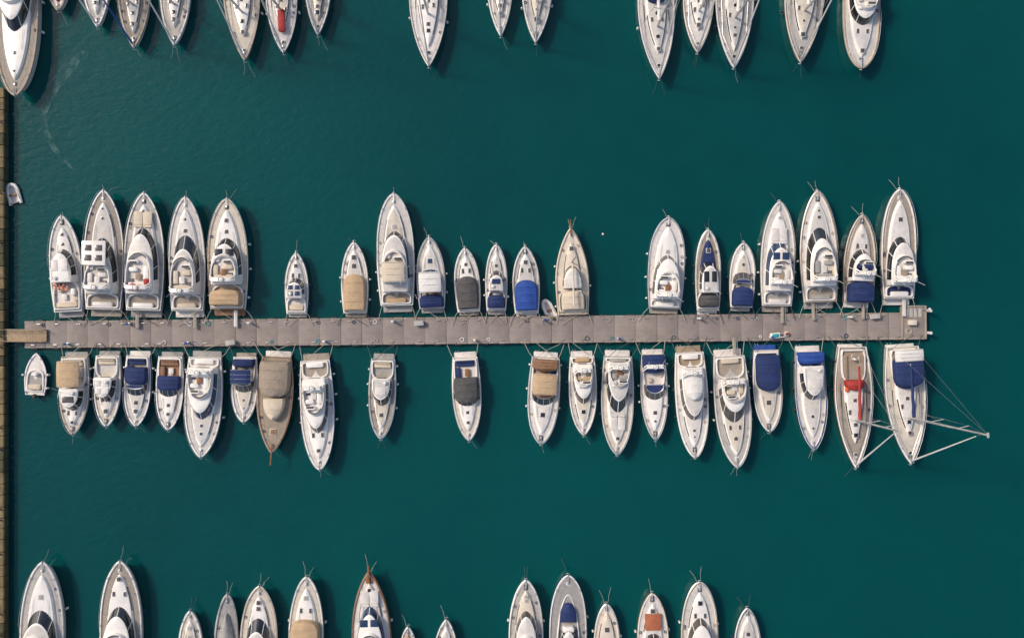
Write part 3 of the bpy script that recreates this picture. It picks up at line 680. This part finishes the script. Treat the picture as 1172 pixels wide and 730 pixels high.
# ================================================================ PIERS
def pier(x0,y0,x1,y1,w,name='floating_pier'):
    a=P(x0,y0,.6); c=P(x1,y1,.6); v=c-a; L=v.length
    g=G(name,a,math.atan2(v.y,v.x)); r=random.Random(5)
    g.rbox('pontoon_body',L/2,0,-.3,L,w-.15,.72,'dgrey',.03)
    x=0;k=0
    while x<L-.05:
        seg=min(2.4,L-x); gap=.07 if k%5==0 else .008
        g.rbox('deck_slabs',x+seg/2,0,.44,seg-gap,w-.44,.16,r.choice(['pontA','pontA','pontB','pontC']),.004)
        for h in (0,1):
            for sg in (1,-1): g.rbox('edge_beams',x+seg*(.25+.5*h),sg*(w/2-.12),.40,seg/2-.03,.2,.23,r.choice(['pontedge','pontedge','pontC','pontA']),.03)
        x+=2.4;k+=1
    x=1.5
    while x<L-1:
        for sg in (1,-1):
            xx=x+r.uniform(-.5,.5)
            g.tube('cleats',[(xx-.2,sg*(w/2-.38),.72),(xx+.2,sg*(w/2-.38),.72)],.045,'steel'); g.tube('cleats',[(xx,sg*(w/2-.38),.58),(xx,sg*(w/2-.38),.72)],.05,'steel')
            if r.random()<.35: g.ring('rope_coils',xx+.5,sg*(w/2-.5),.64,r.uniform(.12,.25),.05,r.choice(['rope','roped','navy','tealp','white']),n=12,tn=4)
            g.rbox('pier_fenders',xx,sg*(w/2+.05),.1,.8,.14,.4,'rubber',.04)
        x+=2.4
    for yy in (-.22,.22): g.rbox('service_duct',L/2,yy,.597,L-.6,.03,.012,'pontB',.003)
    g.finish()
    d=v.normalized(); n=Vector((-d.y,d.x,0)); x=5; k=0
    while x<L-3:
        sg=1 if k%2 else -1
        p=a+d*x+n*sg*(w/2-.45)
        q=G('power_pedestal',(p.x,p.y,.6),g.rot)
        q.rbox('base',0,0,0,.34,.28,.08,'steel',.02); q.rbox('body',0,0,.08,.26,.2,.85,'gel',.04); q.rbox('lamp_cap',0,0,.93,.3,.24,.1,r.choice(['blue','gel2','navy']),.03)
        q.tube('hose',[(.15,0,.5),(.4,.1,.03),(.8,-.1*sg,.02),(1.2,.25*sg,.02)],.025,r.choice(['blue','rope','tealp']),n=4); q.finish()
        x+=r.uniform(6.5,9.5);k+=1
pier(28,383,1046,373,3.1)
pier(-10,-88,1080,-96,3.0); pier(-10,815,1080,806,3.0)
# pier head platform
c=P(1046,369,.6); g=G('pier_head_platform',(c.x,c.y,0),math.radians(.55))
g.rbox('pontoon',0,0,-.3,2.7,3.7,.92,'pontA',.05)
for sx in (1,-1): g.rbox('edge_timber',sx*1.32,0,.5,.2,3.8,.22,'pontedge',.03)
for sy in (1,-1): g.rbox('edge_timber',0,sy*1.83,.5,2.4,.2,.22,'pontedge',.03)
for i in range(4): g.rbox('grating',-.8+i*.5,1.1,.625,.4,1.0,.05,'nonskid2',.02)
g.tube('pile',[(1.6,1.3,-1),(1.6,1.3,1.4)],.17,'gel2',n=12); g.tube('pile',[(1.6,-1.2,-1),(1.6,-1.2,1.4)],.17,'gel2',n=12)
g.tube('beacon_pole',[(.9,1.5,.6),(.9,1.5,2.6)],.05,'steel'); g.capsule('beacon',.9,1.5,2.5,2.9,.14,'gel'); g.rbox('locker',-.3,.0,.65,.9,.6,.5,'cream',.05)
g.ring('rope_coil',-.6,-1.0,.68,.3,.06,'rope'); g.finish()
# gangway
c=P(22,384,.9); g=G('gangway',(c.x,c.y,0),math.radians(-.3))
g.rbox('deck',0,0,.8,6.2,1.3,.1,'timber',.02)
for sy in (1,-1):
    g.tube('handrail',[(-3,sy*.65,1.8),(3,sy*.65,1.7)],.035,'timber'); g.tube('handrail',[(-3,sy*.65,1.35),(3,sy*.65,1.25)],.025,'timber'); g.rbox('side_beam',0,sy*.68,.72,6.2,.1,.25,'pontedge',.02)
    for i in range(7): g.tube('posts',[(-3+i,sy*.65,.85),(-3+i,sy*.65,1.78-i*.013)],.03,'timber')
g.finish()
# pier items
def item(px,py,name): 
    c=P(px,py,.6); return G(name,(c.x,c.y,.61),.1)
g=item(886,384,'dock_cart'); g.rbox('tub',0,0,.25,1.1,.65,.35,'gel',.08); g.rbox('load',0,0,.5,.8,.45,.2,'tealp',.08); g.tube('handle',[(.5,-.25,.5),(1.0,-.2,.8),(1.0,.2,.8),(.5,.25,.5)],.025,'steel')
g.tube('wheels',[(-.1,-.36,.2),(-.1,-.3,.2)],.2,'rubber',n=10); g.tube('wheels',[(-.1,.3,.2),(-.1,.36,.2)],.2,'rubber',n=10); g.finish()
g=item(900,382,'storage_bag'); g.rbox('bag',0,0,0,.55,.5,.35,'gel',.12); g.rbox('flap',0,0,.33,.4,.3,.08,'red',.04); g.tube('strap',[(-.2,0,.4),(0,0,.55),(.2,0,.4)],.02,'rubber'); g.finish()
for px,py in ((265,392),(480,370),(1000,362)):
    g=item(px,py,'dock_box'); g.rbox('box',0,0,0,1.0,.5,.5,'gel2',.06); g.rbox('lid',0,0,.5,1.06,.56,.1,'nonskid2',.05); g.finish()
for px,py in ((690,268),):
    c=P(px,py); g=G('mooring_buoy',(c.x,c.y,0),0); g.capsule('float',0,0,-.15,.18,.12,'gel',12); g.ring('collar',0,0,.05,.12,.02,'lifering'); g.tube('eye',[(0,0,.16),(0,0,.26)],.02,'steel'); g.finish()

# ================================================================ QUAY
g=G('quay_wall',(0,0,0),0); x1=P(4,0,1.2).x; ytop=P(0,103).y; ybot=-140; r=random.Random(3)
y=ytop
while y>ybot:
    l=r.uniform(1.1,1.5)
    g.rbox('coping_stones',x1-.35,y-l/2,.85,.7,l-.07,.35,'stone' if r.random()<.7 else 'algae',.05,rot=r.uniform(-.01,.01))
    g.rbox('wall_blocks',x1-.5,y-l/2,-1.5,.9,l-.03,2.36,'algae',.05)
    if r.random()<.25: g.tube('mooring_rings',[(x1-.3,y-.2,1.2),(x1-.3,y-.2,1.45)],.1,'rubber',n=8)
    y-=l
g.rbox('quay_top',x1-.75-40,(ytop+ybot)/2,-1.5,80,ytop-ybot,2.68,'concrete',.02)
g.finish()

# ================================================================ WATER + SEABED
def plane(name,z,size,mat):
    me=bpy.data.meshes.new(name); s=size
    me.from_pydata([(-s,-s,z),(s,-s,z),(s,s,z),(-s,s,z)],[],[(0,1,2,3)]); me.materials.append(mat)
    o=bpy.data.objects.new(name,me); scene.collection.objects.link(o); return o
m=bpy.data.materials.new('sea_water'); m.use_nodes=True; nt=m.node_tree; N=nt.nodes; Lk=nt.links
N.remove(N['Principled BSDF']); out=N['Material Output']
tc=N.new('ShaderNodeTexCoord')
nz=N.new('ShaderNodeTexNoise'); nz.inputs['Scale'].default_value=.018; nz.inputs['Detail'].default_value=5; nz.inputs['Roughness'].default_value=.6
Lk.new(tc.outputs['Object'],nz.inputs['Vector'])
nf=N.new('ShaderNodeTexNoise'); nf.inputs['Scale'].default_value=.35; nf.inputs['Detail'].default_value=5; nf.inputs['Roughness'].default_value=.7; nf.inputs['Distortion'].default_value=.8
Lk.new(tc.outputs['Object'],nf.inputs['Vector'])
mxf=N.new('ShaderNodeMix'); mxf.data_type='FLOAT'; mxf.inputs[0].default_value=.22
Lk.new(nz.outputs['Fac'],mxf.inputs[2]); Lk.new(nf.outputs['Fac'],mxf.inputs[3])
cr=N.new('ShaderNodeValToRGB'); cr.color_ramp.elements[0].position=.32; cr.color_ramp.elements[1].position=.68
cr.color_ramp.elements[0].color=(.0003,.066,.073,1); cr.color_ramp.elements[1].color=(.0008,.098,.099,1)
Lk.new(mxf.outputs[0],cr.inputs['Fac'])
dif=N.new('ShaderNodeBsdfDiffuse'); Lk.new(cr.outputs['Color'],dif.inputs['Color'])
tr=N.new('ShaderNodeBsdfTransparent'); tr.inputs['Color'].default_value=(.14,.60,.54,1)
mx=N.new('ShaderNodeMixShader'); mx.inputs[0].default_value=.36
Lk.new(dif.outputs[0],mx.inputs[1]); Lk.new(tr.outputs[0],mx.inputs[2])
gl=N.new('ShaderNodeBsdfGlossy'); gl.inputs['Roughness'].default_value=.05
fr=N.new('ShaderNodeFresnel'); fr.inputs['IOR'].default_value=1.33
w1=N.new('ShaderNodeTexNoise'); w1.inputs['Scale'].default_value=.9; w1.inputs['Detail'].default_value=3; w1.inputs['Distortion'].default_value=.6
mp=N.new('ShaderNodeMapping'); mp.inputs['Scale'].default_value=(1,1.7,1); mp.inputs['Rotation'].default_value=(0,0,.5)
Lk.new(tc.outputs['Object'],mp.inputs['Vector']); Lk.new(mp.outputs[0],w1.inputs['Vector'])
bp=N.new('ShaderNodeBump'); bp.inputs['Strength'].default_value=1; bp.inputs['Distance'].default_value=.05
Lk.new(w1.outputs['Fac'],bp.inputs['Height'])
for n_ in (gl,fr,dif): Lk.new(bp.outputs[0],n_.inputs['Normal'])
m2=N.new('ShaderNodeMixShader'); Lk.new(fr.outputs[0],m2.inputs[0]); Lk.new(mx.outputs[0],m2.inputs[1]); Lk.new(gl.outputs[0],m2.inputs[2])
Lk.new(m2.outputs[0],out.inputs['Surface'])
plane('water',0,4000,m)
mk('seabed_mud',(.03,.07,.055),.9,var=.4,scale=.05)
plane('seabed',-4.5,4000,M['seabed_mud'])
# floating foam slick
m=bpy.data.materials.new('foam_film'); m.use_nodes=True; nt=m.node_tree; N=nt.nodes; Lk=nt.links
bs=N['Principled BSDF']; bs.inputs['Base Color'].default_value=(.16,.30,.28,1); bs.inputs['Roughness'].default_value=.7
tc=N.new('ShaderNodeTexCoord'); nz=N.new('ShaderNodeTexNoise'); nz.inputs['Scale'].default_value=.9; nz.inputs['Detail'].default_value=6
Lk.new(tc.outputs['Object'],nz.inputs['Vector']); mr=N.new('ShaderNodeMapRange'); mr.inputs['From Min'].default_value=.40; mr.inputs['From Max'].default_value=.75; mr.inputs['To Max'].default_value=.36
Lk.new(nz.outputs['Fac'],mr.inputs['Value']); Lk.new(mr.outputs[0],bs.inputs['Alpha'])
pts=[(97,58),(82,74),(66,92),(54,112),(50,132),(53,152),(62,170),(72,182),(84,194)]
vs=[];fs=[]
for i,pp in enumerate(pts):
    c=P(*pp); a=P(*pts[max(i-1,0)]); e=P(*pts[min(i+1,len(pts)-1)]); t=(e-a).normalized(); n_=Vector((-t.y,t.x,0)); w=(.7 if i<4 else .3)*(1 if 0<i<8 else .2)
    vs+=[tuple(c+n_*w+Vector((0,0,.02))),tuple(c-n_*w+Vector((0,0,.02)))]
for i in range(len(pts)-1): fs.append((2*i,2*i+2,2*i+3,2*i+1))
me=bpy.data.meshes.new('foam_slick'); me.from_pydata(vs,[],fs); me.materials.append(m)
o=bpy.data.objects.new('foam_slick',me); scene.collection.objects.link(o)

# ================================================================ LIGHT / CAMERA
el=math.radians(44); az=math.radians(298)
w=bpy.data.worlds.new('World'); scene.world=w; w.use_nodes=True
nt=w.node_tree; sk=nt.nodes.new('ShaderNodeTexSky'); sk.sky_type='NISHITA'; sk.sun_disc=False; sk.sun_elevation=el; sk.sun_rotation=az; sk.dust_density=3.0
nt.links.new(sk.outputs[0],nt.nodes['Background'].inputs[0]); nt.nodes['Background'].inputs[1].default_value=.15
d=Vector((math.sin(az)*math.cos(el),math.cos(az)*math.cos(el),math.sin(el)))
l=bpy.data.lights.new('sun','SUN'); l.energy=2.8; l.angle=math.radians(9); l.color=(1,.87,.72)
o=bpy.data.objects.new('sun',l); scene.collection.objects.link(o); o.rotation_euler=d.to_track_quat('Z','Y').to_euler(); o.location=d*200
cam=bpy.data.cameras.new('camera'); cam.sensor_width=36; cam.lens=36*H/117.2; cam.clip_end=12000; cam.clip_start=1
o=bpy.data.objects.new('camera',cam); scene.collection.objects.link(o); o.location=(0,0,H); scene.camera=o
